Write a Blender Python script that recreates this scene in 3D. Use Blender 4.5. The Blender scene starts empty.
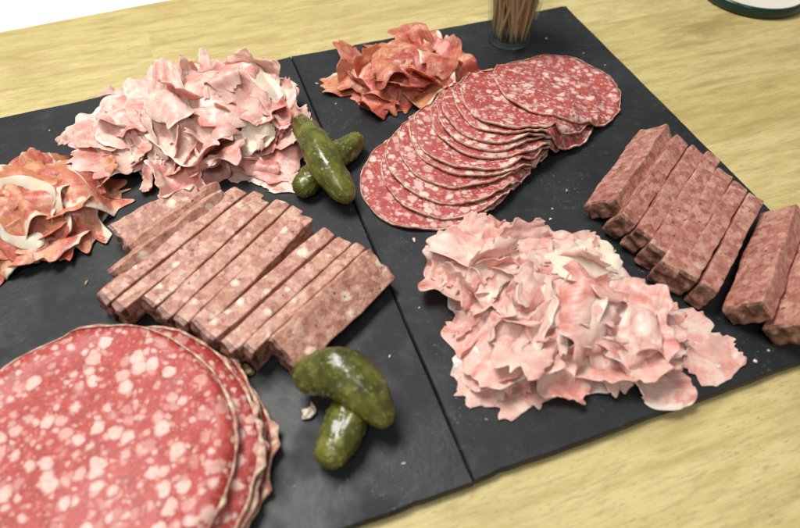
import bpy, bmesh, math
import numpy as np
from mathutils import Matrix, Vector
CM = 0.01
scene = bpy.context.scene
col = scene.collection
rs = np.random.RandomState(7)

# ------------------------------------------------------------------ node helpers
class Mat:
    def __init__(s, name):
        s.m = bpy.data.materials.new(name); s.m.use_nodes = True
        s.t = s.m.node_tree; s.t.nodes.clear()
        s.out = s.t.nodes.new('ShaderNodeOutputMaterial')
        s.p = s.t.nodes.new('ShaderNodeBsdfPrincipled')
        s.t.links.new(s.p.outputs[0], s.out.inputs[0])
    def put(s, sock, v):
        if isinstance(v, bpy.types.NodeSocket): s.t.links.new(v, sock)
        elif isinstance(v, tuple) and len(v) == 3 and sock.type == 'RGBA': sock.default_value = (*v, 1)
        else: sock.default_value = v
    def set(s, **k):
        for a, v in k.items(): s.put(s.p.inputs[a.replace('_', ' ')], v)
    def obj(s):
        return s.t.nodes.new('ShaderNodeTexCoord').outputs['Object']
    def uv(s):
        return s.t.nodes.new('ShaderNodeTexCoord').outputs['UV']
    def rand(s):
        return s.t.nodes.new('ShaderNodeObjectInfo').outputs['Random']
    def vm(s, op, a, b=None):
        n = s.t.nodes.new('ShaderNodeVectorMath'); n.operation = op
        s.put(n.inputs[0], a)
        if b is not None:
            s.put(n.inputs[3 if op == 'SCALE' else 1], b)
        return n.outputs[0]
    def math(s, op, a, b=0.0, clamp=False):
        n = s.t.nodes.new('ShaderNodeMath'); n.operation = op; n.use_clamp = clamp
        s.put(n.inputs[0], a); s.put(n.inputs[1], b); return n.outputs[0]
    def noise(s, vec, scale, detail=3, rough=.55, color=False, dist=0):
        n = s.t.nodes.new('ShaderNodeTexNoise')
        s.put(n.inputs['Vector'], vec); n.inputs['Scale'].default_value = scale
        n.inputs['Detail'].default_value = detail; n.inputs['Roughness'].default_value = rough
        n.inputs['Distortion'].default_value = dist
        return n.outputs['Color' if color else 'Fac']
    def vor(s, vec, scale, feature='F1', rnd=1.0):
        n = s.t.nodes.new('ShaderNodeTexVoronoi'); n.feature = feature
        s.put(n.inputs['Vector'], vec); n.inputs['Scale'].default_value = scale
        n.inputs['Randomness'].default_value = rnd
        return n.outputs
    def step(s, v, lo, hi, a=0.0, b=1.0):
        n = s.t.nodes.new('ShaderNodeMapRange'); n.interpolation_type = 'SMOOTHSTEP'
        s.put(n.inputs[0], v); s.put(n.inputs[1], lo); s.put(n.inputs[2], hi)
        s.put(n.inputs[3], a); s.put(n.inputs[4], b)
        return n.outputs[0]
    def mix(s, f, a, b, mode='MIX'):
        n = s.t.nodes.new('ShaderNodeMix'); n.data_type = 'RGBA'; n.blend_type = mode
        s.put(n.inputs[0], f); s.put(n.inputs[6], a); s.put(n.inputs[7], b)
        return n.outputs[2]
    def ramp(s, f, stops):
        n = s.t.nodes.new('ShaderNodeValToRGB'); e = n.color_ramp.elements
        while len(e) < len(stops): e.new(0.5)
        for el, (p, c) in zip(e, stops): el.position = p; el.color = (*c, 1)
        s.put(n.inputs[0], f); return n.outputs[0]
    def bump(s, h, strength, dist):
        n = s.t.nodes.new('ShaderNodeBump'); n.inputs['Strength'].default_value = strength
        n.inputs['Distance'].default_value = dist; s.put(n.inputs['Height'], h)
        s.t.links.new(n.outputs[0], s.p.inputs['Normal'])
    def sep(s, v):
        n = s.t.nodes.new('ShaderNodeSeparateXYZ'); s.put(n.inputs[0], v); return n.outputs
    def comb(s, x, y, z):
        n = s.t.nodes.new('ShaderNodeCombineXYZ')
        for i, v in enumerate((x, y, z)): s.put(n.inputs[i], v)
        return n.outputs[0]
    def shifted(s, amount=3.0):
        r = s.rand(); v = s.comb(s.math('MULTIPLY', r, amount), s.math('MULTIPLY', r, amount*1.7), s.math('MULTIPLY', r, amount*.6))
        return s.vm('ADD', s.obj(), v)

def srgb(r, g, b):
    f = lambda c: (c/255/12.92) if c/255 <= .04045 else ((c/255+.055)/1.055)**2.4
    return (f(r), f(g), f(b))

# ------------------------------------------------------------------ materials
def mat_wood():
    m = Mat('pale_wood'); o = m.obj()
    x, y, z = m.sep(o)
    # staves run along X, each about 4.6 cm wide
    wob = m.math('MULTIPLY', m.math('SUBTRACT', m.noise(o, 6), .5), .004)
    row = m.math('FLOOR', m.math('DIVIDE', m.math('ADD', y, wob), .046))
    wn = m.t.nodes.new('ShaderNodeTexWhiteNoise'); wn.noise_dimensions = '1D'; m.put(wn.inputs['W'], row)
    ro = wn.outputs['Value']
    seg = m.math('FLOOR', m.math('ADD', m.math('DIVIDE', x, .38), m.math('MULTIPLY', ro, 7.3)))
    wn2 = m.t.nodes.new('ShaderNodeTexWhiteNoise'); wn2.noise_dimensions = '2D'
    m.put(wn2.inputs['Vector'], m.comb(row, seg, 0.0))
    tone = wn2.outputs['Value']
    off = m.comb(m.math('MULTIPLY', tone, 3.1), m.math('MULTIPLY', tone, 1.7), 0.0)
    g = m.vm('MULTIPLY', m.vm('ADD', o, off), (1.7, 9.0, 9.0))
    grain = m.noise(g, 14, 6, .6, dist=.6)
    g2 = m.vm('MULTIPLY', m.vm('ADD', o, off), (2.2, 14.0, 14.0))
    fine = m.noise(g2, 75, 5, .68)
    base = m.ramp(grain, [(.25, (.41, .32, .130)), (.45, (.555, .455, .20)), (.62, (.635, .54, .26)), (.8, (.50, .40, .165))])
    base = m.mix(m.step(tone, 0, 1, 0, .9), base, m.mix(1.0, base, (.84, .80, .66), 'MULTIPLY'))
    lines = m.noise(m.vm('MULTIPLY', m.vm('ADD', o, off), (2.6, 22.0, 22.0)), 30, 5, .72)
    base = m.mix(m.step(lines, .50, .64, 0, .55), base, (.39, .285, .12))
    base = m.mix(m.step(fine, .50, .70, 0, .42), base, (.40, .29, .12))
    # pores: short dark dashes
    pv = m.vm('MULTIPLY', o, (1.0, 7.0, 7.0))
    pores = m.math('MULTIPLY', m.step(m.noise(pv, 260, 2, .5), .62, .70), m.step(m.noise(o, 25, 3), .40, .58))
    base = m.mix(m.math('MULTIPLY', pores, .8), base, (.27, .17, .055))
    # worn brownish stains of their own shape
    st = m.step(m.noise(m.vm('MULTIPLY', o, (1.0, 2.6, 1.0)), 9, 5, .6), .54, .74, 0, .5)
    base = m.mix(st, base, (.40, .275, .11))
    for cx, cy, rx, ry, k in ((14.8, -4.2, 3.4, .45, .55), (37.2, 22.6, 1.1, .35, .7), (30, 25.0, 4.5, 1.3, .55), (27, 23.5, 3, .5, .5), (25.5, 19, 2.5, .3, .45), (34, 20.5, 3, .5, .4), (21.5, 4.5, 3, .4, .4), (-13, 33.5, 4, .4, .3), (12.3, -5.6, 2.4, .3, .35)):
        d = m.vm('MULTIPLY', m.vm('SUBTRACT', o, (cx*CM, cy*CM, 0.0)), (1/(rx*CM), 1/(ry*CM), 0.0))
        n = m.t.nodes.new('ShaderNodeVectorMath'); n.operation = 'LENGTH'; m.put(n.inputs[0], d)
        dd = m.math('ADD', n.outputs['Value'], m.math('MULTIPLY', m.math('SUBTRACT', m.noise(m.vm('MULTIPLY', o, (1.0, 4.0, 1.0)), 60, 4), .5), 2.2))
        base = m.mix(m.step(dd, .2, 1.2, k, 0.0), base, (.29, .18, .06))
    seam = m.math('ABSOLUTE', m.math('SUBTRACT', m.math('FRACT', m.math('DIVIDE', m.math('ADD', y, wob), .046)), .5))
    base = m.mix(m.step(seam, .488, .5, 0, .25), base, (.34, .24, .09))
    m.set(Base_Color=base, Roughness=m.step(grain, .3, .7, .42, .6), Specular_IOR_Level=.35)
    m.bump(m.math('ADD', grain, m.math('MULTIPLY', fine, .6)), .25, .0006)
    return m.m

def mat_slate():
    m = Mat('dark_slate'); o = m.shifted()
    c1 = m.noise(o, 22, 6, .62, dist=.4); c2 = m.noise(o, 140, 5, .65); c3 = m.noise(o, 900, 3, .6)
    b = m.ramp(c1, [(.3, (.0095, .0105, .011)), (.52, (.0145, .016, .0168)), (.68, (.022, .024, .025)), (.8, (.036, .039, .040))])
    b = m.mix(m.step(c2, .52, .72, 0, .3), b, (.05, .053, .056))
    # pale dust scuffs
    b = m.mix(m.math('MULTIPLY', m.step(c3, .62, .74), m.step(m.noise(o, 40, 4), .48, .64, 0, .7)), b, (.22, .23, .24))
    b = m.mix(m.step(m.noise(m.vm('MULTIPLY', o, (1.0, 2.2, 1.0)), 55, 6, .7, dist=1.2), .56, .70, 0, .5), b, (.052, .056, .058))
    greasy = m.step(m.noise(o, 30, 3), .42, .62)
    m.set(Base_Color=b, Roughness=m.mix(greasy, (.46, .46, .46), (.68, .68, .68)), Specular_IOR_Level=.4)
    m.bump(m.math('ADD', m.math('MULTIPLY', c2, .8), m.math('MULTIPLY', c1, 1.2)), .35, .0009)
    return m.m

def salami_mat(name, cell, meat, meat2, fat, big):
    m = Mat(name); o = m.shifted(1.0)
    w = m.vm('SCALE', m.vm('SUBTRACT', m.noise(o, .45/cell, 3, .6, True), (.5, .5, .5)), cell*(1.0 if big else .9))
    w2 = m.vm('SCALE', m.vm('SUBTRACT', m.noise(o, 3.2/cell, 3, .6, True), (.5, .5, .5)), cell*.34)
    q = m.vm('ADD', m.vm('ADD', o, w), w2)
    def spots(scale, keep, lo, hi, seed):
        v = m.vor(m.vm('ADD', q, (seed, seed*.7, seed*1.3)), scale)
        c = m.sep(v['Color'])
        thr = m.step(c[0], 0, 1, lo, hi)
        e = m.math('SUBTRACT', v['Distance'], thr)
        return m.math('MULTIPLY', m.math('MULTIPLY', m.step(e, -.18, .10, 1, 0), m.math('GREATER_THAN', c[1], keep)), m.step(c[2], 0, .8, .35, 1)), c[2]
    s1, t1 = spots(1/cell, .10, .20, .62, 0.0)
    s2, t2 = spots(2.0/cell, .28, .18, .56, .37)
    s3, t3 = spots(4.6/cell, .55, .2, .5, .71)
    f = m.math('MAXIMUM', s1, m.math('MULTIPLY', s2, .85)); f = m.math('MAXIMUM', f, m.math('MULTIPLY', s3, .35))
    mn = m.math('ADD', m.math('MULTIPLY', m.noise(o, 1.1/cell, 5, .7), .5), m.math('MULTIPLY', m.noise(o, 5/cell, 4, .7), .5))
    body = m.ramp(mn, [(.36, meat2), (.5, meat), (.64, tuple(min(1, c*1.2+.03) for c in meat))])
    fatc = m.mix(m.step(m.noise(o, 3/cell, 3), .35, .7), fat, tuple(c*k for c, k in zip(fat, (.93, .78, .74))))
    base = m.mix(m.math('MULTIPLY', f, .92), body, fatc)
    m.set(Base_Color=base, Roughness=m.step(mn, .3, .7, .30, .46), Specular_IOR_Level=.5, Coat_Weight=.12, Coat_Roughness=.16,
          Subsurface_Weight=.25, Subsurface_Radius=(.8, .3, .22), Subsurface_Scale=.0022)
    m.bump(m.math('ADD', m.math('MULTIPLY', f, .5), m.math('MULTIPLY', m.noise(o, 3.5/cell, 5, .7), 1.1)), .6, .0008)
    return m.m

def mat_casing():
    m = Mat('salami_casing'); o = m.shifted(1.0)
    n = m.noise(o, 260, 4, .6); n2 = m.noise(o, 700, 3, .6)
    b = m.ramp(n, [(.34, (.38, .10, .075)), (.48, (.52, .27, .19)), (.60, (.66, .50, .36)), (.72, (.74, .66, .52))])
    b = m.mix(m.step(n2, .6, .7, 0, .7), b, (.70, .66, .52))
    m.set(Base_Color=b, Roughness=.6, Subsurface_Weight=.2, Subsurface_Radius=(.6, .3, .2), Subsurface_Scale=.001)
    m.bump(n2, .5, .0006); return m.m

def terrine_mat(name, stops, fatk=1.0):
    m = Mat(name); o = m.shifted(1.0)
    w = m.vm('SCALE', m.vm('SUBTRACT', m.noise(o, 420, 4, .65, True), (.5, .5, .5)), .0032)
    q = m.vm('ADD', o, w)
    c = m.sep(m.vor(q, 300)['Color'])
    sm = m.noise(o, 260, 6, .68); cf = m.sep(m.vor(q, 640)['Color'])
    b = m.ramp(m.math('ADD', m.math('ADD', m.math('MULTIPLY', c[0], .44), m.math('MULTIPLY', cf[0], .24)), m.math('MULTIPLY', sm, .36)), stops)
    fine = m.noise(o, 700, 4, .65)
    b = m.mix(m.step(fine, .35, .7, 0, .4), b, m.mix(1.0, b, (.72, .60, .56), 'MULTIPLY'))
    v2 = m.vor(m.vm('ADD', q, (.3, .5, .1)), 150); c2 = m.sep(v2['Color'])
    fat = m.math('MULTIPLY', m.math('GREATER_THAN', c2[0], .62), m.step(m.math('ADD', v2['Distance'], m.math('MULTIPLY', c2[1], .22)), .24, .50, 1, 0))
    b = m.mix(m.math('MULTIPLY', fat, .8*fatk), b, (.86, .70, .55))
    v3 = m.vor(m.vm('ADD', o, (.7, .2, .4)), 240); c3 = m.sep(v3['Color'])
    pep = m.math('MULTIPLY', m.math('GREATER_THAN', c3[0], .62), m.step(v3['Distance'], .12, .24, 1, 0))
    b = m.mix(m.math('MULTIPLY', pep, .85), b, m.mix(m.math('GREATER_THAN', c3[1], .55), (.09, .06, .035), (.22, .19, .06)))
    v4 = m.vor(m.vm('ADD', o, (.1, .9, .6)), 330); c4 = m.sep(v4['Color'])
    tan = m.math('MULTIPLY', m.math('GREATER_THAN', c4[0], .80), m.step(v4['Distance'], .2, .42, 1, 0))
    b = m.mix(m.math('MULTIPLY', tan, .65), b, (.50, .23, .09))
    m.set(Base_Color=b, Roughness=.44, Specular_IOR_Level=.5, Coat_Weight=.1, Coat_Roughness=.2, Subsurface_Weight=.2, Subsurface_Radius=(.8, .35, .25), Subsurface_Scale=.002)
    m.bump(m.math('ADD', m.math('ADD', fine, m.math('MULTIPLY', c[1], .5)), m.math('MULTIPLY', m.noise(o, 260, 3), .8)), .6, .0009)
    return m.m

def mat_crust():
    m = Mat('terrine_crust'); o = m.shifted(1.0); n = m.noise(o, 260, 4, .65)
    b = m.ramp(n, [(.3, (.05, .026, .016)), (.46, (.14, .066, .042)), (.56, (.30, .14, .10)), (.68, (.44, .21, .155))])
    m.set(Base_Color=b, Roughness=.42, Subsurface_Weight=.15, Subsurface_Radius=(.5, .3, .15), Subsurface_Scale=.0015)
    m.bump(m.noise(o, 500, 4, .65), .6, .0008); return m.m

def ham_mat(name, lean, mid, pale, fat, fatedge, sss, patch, tint, tintk, dk=.10):
    m = Mat(name); o = m.shifted(1.0); uv = m.uv(); r = m.rand()
    n = m.noise(o, patch, 5, .6, dist=1.0); n2 = m.noise(o, 420, 4, .65)
    u, v, _ = m.sep(uv)
    ruv = m.comb(m.math('MULTIPLY', u, 2.6), m.math('ADD', m.math('MULTIPLY', v, 24.0), m.math('MULTIPLY', r, 40.0)), m.math('MULTIPLY', r, 9.0))
    fib = m.noise(ruv, 1.6, 5, .65, dist=.4)
    f = m.math('ADD', m.math('MULTIPLY', n, 1.05), m.math('MULTIPLY', r, .16))
    f = m.math('ADD', f, m.math('MULTIPLY', m.math('SUBTRACT', fib, .5), .34)); f = m.math('ADD', f, m.math('MULTIPLY', m.math('SUBTRACT', n2, .5), .22))
    b = m.ramp(m.math('SUBTRACT', f, dk), [(.26, lean), (.44, mid), (.60, pale)])
    tn = m.step(m.noise(m.vm('ADD', o, (.4, .1, .7)), patch*.7, 3), .46, .62, 0, tintk)
    b = m.mix(tn, b, tint)
    # marbling lines and a fat edge along one side, pale dry rim all round
    vein = m.step(m.math('ABSOLUTE', m.math('SUBTRACT', m.noise(o, patch*2.2, 3, .6, dist=.8), .5)), .0, .022, .5, 0)
    b = m.mix(m.math('MULTIPLY', vein, m.step(n, .45, .6)), b, fat)
    ed = m.math('ADD', v, m.math('MULTIPLY', m.math('SUBTRACT', m.noise(m.vm('MULTIPLY', uv, (4.0, 1.0, 1.0)), 3.0, 4), .5), .42))
    band = m.step(ed, fatedge, fatedge+.05)
    b = m.mix(m.math('MULTIPLY', band, m.step(r, .25, .35)), b, m.mix(n2, fat, m.mix(.5, fat, pale)))
    m.set(Base_Color=b, Roughness=m.step(n2, .3, .7, .26, .48), Specular_IOR_Level=.5,
          Coat_Weight=.14, Coat_Roughness=.14, Subsurface_Weight=sss, Subsurface_Radius=(1.0, .42, .32), Subsurface_Scale=.002)
    m.bump(m.math('ADD', fib, m.math('MULTIPLY', n2, .7)), .55, .0006)
    return m.m

def mat_gherkin():
    m = Mat('gherkin_skin'); o = m.shifted(1.0); uv = m.uv()
    n = m.noise(o, 90, 4, .6); n2 = m.noise(o, 420, 3, .6)
    b = m.ramp(n, [(.34, (.042, .050, .008)), (.5, (.088, .094, .013)), (.66, (.17, .165, .026))])
    v = m.vor(o, 520); c = m.sep(v['Color'])
    dots = m.math('MULTIPLY', m.math('GREATER_THAN', c[0], .5), m.step(v['Distance'], .15, .35, 1, 0))
    b = m.mix(m.math('MULTIPLY', dots, .6), b, (.27, .26, .07))
    u = m.sep(uv)[0]
    tip = m.step(m.math('ABSOLUTE', m.math('SUBTRACT', u, .5)), .36, .5, 0, .45)
    b = m.mix(tip, b, (.24, .22, .03))
    vw = m.vor(o, 170); cw = m.sep(vw['Color'])
    b = m.mix(m.math('MULTIPLY', m.step(vw['Distance'], .1, .5, .55, 0), m.math('GREATER_THAN', cw[0], .35)), b, (.21, .20, .04))
    at = m.t.nodes.new('ShaderNodeAttribute'); at.attribute_name = 'wart'
    b = m.mix(m.step(at.outputs['Fac'], .25, .9, 0, .6), b, (.30, .29, .07))
    m.set(Base_Color=b, Roughness=m.step(n2, .3, .7, .18, .42), Specular_IOR_Level=.5, Coat_Weight=.2, Coat_Roughness=.1,
          Subsurface_Weight=.25, Subsurface_Radius=(.6, .7, .1), Subsurface_Scale=.002)
    m.bump(m.math('ADD', n2, m.math('MULTIPLY', n, 1.4)), .35, .0008); return m.m

def plain(name, c, rough=.5, nscale=80, var=.2, spec=.5, **k):
    m = Mat(name); n = m.noise(m.shifted(1.0), nscale, 4, .6)
    b = m.mix(n, tuple(x*(1-var) for x in c), tuple(min(1, x*(1+var)) for x in c))
    m.set(Base_Color=b, Roughness=rough, Specular_IOR_Level=spec, **k)
    m.bump(n, .15, .0004); return m.m

def mat_glass():
    m = Mat('clear_glass'); t = m.t
    tr = t.nodes.new('ShaderNodeBsdfTransparent'); tr.inputs[0].default_value = (.93, .96, .94, 1)
    gl = t.nodes.new('ShaderNodeBsdfGlossy'); gl.inputs['Roughness'].default_value = .04
    lw = t.nodes.new('ShaderNodeLayerWeight'); lw.inputs[0].default_value = .5
    fac = m.math('ADD', m.math('MULTIPLY', m.math('POWER', lw.outputs['Facing'], 4.0), .55), .045)
    bp = t.nodes.new('ShaderNodeBump'); bp.inputs['Strength'].default_value = .06; bp.inputs['Distance'].default_value = .0005
    m.put(bp.inputs['Height'], m.noise(m.obj(), 150, 3)); t.links.new(bp.outputs[0], gl.inputs['Normal'])
    mx = t.nodes.new('ShaderNodeMixShader'); t.links.new(fac, mx.inputs[0])
    t.links.new(tr.outputs[0], mx.inputs[1]); t.links.new(gl.outputs[0], mx.inputs[2]); t.links.new(mx.outputs[0], m.out.inputs[0])
    return m.m

def mat_toothpick():
    m = Mat('toothpick_wood'); o = m.shifted(1.0)
    n = m.noise(m.vm('MULTIPLY', o, (1.0, 1.0, .06)), 900, 3); r = m.rand()
    b = m.ramp(n, [(.3, (.42, .27, .12)), (.6, (.62, .45, .24)), (.8, (.72, .56, .33))])
    b = m.mix(m.math('MULTIPLY', r, .4), b, (.38, .25, .14))
    m.set(Base_Color=b, Roughness=.6); return m.m

WOOD, SLATE = mat_wood(), mat_slate()
SAL = salami_mat('salami_meat', .0047, (.42, .070, .056), (.28, .034, .028), (.84, .65, .59), False)
SALBIG = salami_mat('large_salami_meat', .0056, (.44, .052, .038), (.28, .024, .019), (.82, .58, .51), True)
CASING, CRUST = mat_casing(), mat_crust()
TERL = terrine_mat('pink_terrine', [(.12, (.27, .095, .065)), (.34, (.43, .185, .13)), (.55, (.55, .285, .205)), (.75, (.63, .39, .29)), (.92, (.72, .52, .39))])
TERR = terrine_mat('brown_terrine', [(.12, (.25, .072, .052)), (.36, (.38, .14, .105)), (.56, (.48, .215, .165)), (.76, (.57, .315, .245)), (.92, (.58, .37, .29))], .4)
HAM = ham_mat('cooked_ham', (.50, .15, .115), (.73, .34, .28), (.83, .55, .465), (.86, .71, .60), .88, .4, 55, (.85, .64, .55), .4)
CURED = ham_mat('cured_ham', (.33, .038, .028), (.53, .12, .075), (.69, .32, .20), (.86, .72, .57), .86, .45, 55, (.58, .25, .10), .6, .13)
HFAT = plain('ham_fat', (.80, .66, .52), .34, 160, .16, Subsurface_Weight=.4, Subsurface_Radius=(1.0, .7, .5), Subsurface_Scale=.003)
FATRIM = plain('yellowish_fat', (.76, .62, .42), .3, 200, .22, Subsurface_Weight=.5, Subsurface_Radius=(1.0, .7, .4), Subsurface_Scale=.003)
GHERKIN = mat_gherkin()
WHITE = plain('white_paint', (.86, .86, .84), .6, 12, .03)
GREEN = plain('dark_green_enamel', (.004, .028, .022), .22, 60, .2)
CREAM = plain('cream_lining', (.74, .70, .58), .45, 40, .05)
GLASS, PICK = mat_glass(), mat_toothpick()
TANRIND = plain('herb_crumb', (.34, .27, .12), .6, 500, .5)

# ------------------------------------------------------------------ object helpers
def mesh_obj(name, verts, faces, mat, parent=None, smooth=True, uvs=None):
    me = bpy.data.meshes.new(name)
    me.from_pydata([tuple(map(float, v)) for v in verts], [], [tuple(map(int, f)) for f in faces])
    if uvs is not None:
        lay = me.uv_layers.new(name='UVMap')
        idx = np.empty(len(me.loops), dtype=np.int32); me.loops.foreach_get('vertex_index', idx)
        lay.data.foreach_set('uv', np.asarray(uvs, dtype=np.float32)[idx].ravel())
    me.materials.append(mat); me.update()
    if smooth: me.shade_smooth()
    o = bpy.data.objects.new(name, me); col.objects.link(o)
    if parent is not None: o.parent = parent
    return o
def bm_obj(name, bm, mat, parent=None, smooth=True):
    bmesh.ops.recalc_face_normals(bm, faces=bm.faces)
    me = bpy.data.meshes.new(name); bm.to_mesh(me); bm.free()
    me.materials.append(mat)
    if smooth: me.shade_smooth()
    o = bpy.data.objects.new(name, me); col.objects.link(o)
    if parent is not None: o.parent = parent
    return o
def empty(name, loc):
    o = bpy.data.objects.new(name, None); col.objects.link(o); o.location = loc; o.empty_display_size = .01
    return o
def tag(o, label=None, cat=None, group=None, kind=None):
    if label: o['label'] = label
    if cat: o['category'] = cat
    if group: o['group'] = group
    if kind: o['kind'] = kind
    return o
def subsurf(o, lv=1):
    s = o.modifiers.new('sub', 'SUBSURF'); s.levels = lv; s.render_levels = lv
def lathe(profile, seg=64):
    """closed profile [(r,z)] in metres -> verts, faces"""
    n = len(profile); V = []; F = []
    for i in range(seg):
        a = 2*math.pi*i/seg
        for r, z in profile: V.append((r*math.cos(a), r*math.sin(a), z))
    for i in range(seg):
        j = (i+1) % seg
        for k in range(n-1):
            F.append((i*n+k, j*n+k, j*n+k+1, i*n+k+1))
    return V, F
def snoise1(t, seed, octs=((3, 1), (7, .5), (15, .28), (29, .15))):
    r = np.random.RandomState(seed); out = 0
    for k, a in octs:
        for kk in (k, k+1):
            out = out + a*.6*np.sin(kk*t + r.uniform(0, 6.28))*r.uniform(.5, 1)
    return out

# ------------------------------------------------------------------ the setting
def slab_prism(outline, z0, z1, chamfer=0):
    bm = bmesh.new()
    vs = [bm.verts.new((x, y, z0)) for x, y in outline]
    f = bm.faces.new(vs); r = bmesh.ops.extrude_face_region(bm, geom=[f])
    for v in r['geom']:
        if isinstance(v, bmesh.types.BMVert): v.co.z = z1
    return bm
TZ = -.5*CM                                            # table top; the slate tops are z = 0
bm = slab_prism([(-.62, -.45), (.95, -.45), (.95, .476), (-.62, .3725)], TZ-.035, TZ)
t = bm_obj('tabletop', bm, WOOD, smooth=False)
tag(t, 'pale yellowish wooden table top with streaky grain under the slates', 'table', kind='structure')
bm = slab_prism([(-.75, .3655), (1.1, .4845), (1.1, 1.3), (-.75, 1.3)], -.05, TZ-.004)
w = bm_obj('worktop', bm, WHITE, smooth=False)
tag(w, 'plain white worktop beyond the back edge of the wooden table', 'worktop', kind='structure')

def slate(name, corners, seed, label):
    """corners CCW in cm, edges slightly chipped, edges chamfered"""
    r = np.random.RandomState(seed); pts = []
    for a, b in zip(corners, corners[1:]+corners[:1]):
        a = np.array(a, float); b = np.array(b, float); d = b-a; n = np.array((d[1], -d[0]))/np.linalg.norm(d)
        N = 70; ph = r.uniform(0, 99)
        for i in range(N):
            tt = i/N; k = min(i, N-i)/N
            wob = .03*math.sin(9*tt+ph)+.018*math.sin(31*tt+ph*2)+r.uniform(-.012, .012)
            if r.rand() < .05: wob -= r.uniform(.02, .06)
            if abs(a[0]) < .2 and abs(b[0]) < .2: wob *= .25
            pts.append(a+d*tt - n*abs(wob)*min(1, k*20))
    P = np.array(pts)*CM; M = len(P); c = P.mean(0)
    def inset(d):
        nx = np.roll(P, -1, 0)-np.roll(P, 1, 0); nn = np.c_[nx[:, 1], -nx[:, 0]]; nn /= np.linalg.norm(nn, axis=1)[:, None]
        return P-nn*d
    rings = [(inset(.0006), TZ+.0002), (inset(.0), TZ+.0010), (inset(.0001), -.0009), (inset(.0007), 0.0)]
    V = [(x, y, z) for q, z in rings for x, y in q]; F = []
    for k in range(3):
        for i in range(M):
            j = (i+1) % M; F.append((k*M+i, k*M+j, (k+1)*M+j, (k+1)*M+i))
    F.append(tuple(3*M+i for i in range(M))); F.append(tuple(reversed(range(M))))
    o = mesh_obj(name, V, F, SLATE, smooth=False)
    return tag(o, label, 'slate board', 'slate serving boards laid edge to edge')
slate('slate_board', [(.008, 0), (20.8, 0), (20.8, 29.9), (20.4, 30.05), (.008, 30)], 3,
      'dark grey slate board on the right, under the fanned salami and the glass')
slate('slate_board', [(-20.9, -.1), (-.010, -.05), (-.010, 29.98), (-20.9, 29.1)], 4,
      'dark grey slate board on the left, under the large salami slices and terrine')

# ------------------------------------------------------------------ height field of what already lies on the boards
RES = .001; X0, Y0 = -.30, -.08; NX, NY = 560, 440
Hf = np.zeros((NY, NX), np.float32)
def blur(A, s):
    k = int(s*3+1); x = np.arange(-k, k+1); g = np.exp(-x*x/(2*s*s)); g /= g.sum()
    B = np.pad(A, k, mode='edge')
    B = np.apply_along_axis(lambda v: np.convolve(v, g, 'valid'), 1, B)
    return np.apply_along_axis(lambda v: np.convolve(v, g, 'valid'), 0, B)
def window(cx, cy, r):
    i0 = max(0, int((cx-r-X0)/RES)); i1 = min(NX, int((cx+r-X0)/RES)+1)
    j0 = max(0, int((cy-r-Y0)/RES)); j1 = min(NY, int((cy+r-Y0)/RES)+1)
    return slice(j0, j1), slice(i0, i1)
def sample(A, x, y):
    fx = np.clip((x-X0)/RES, 0, NX-2.001); fy = np.clip((y-Y0)/RES, 0, NY-2.001)
    i = fx.astype(int); j = fy.astype(int); fx = fx-i; fy = fy-j
    return (A[j, i]*(1-fx)+A[j, i+1]*fx)*(1-fy)+(A[j+1, i]*(1-fx)+A[j+1, i+1]*fx)*fy

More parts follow.
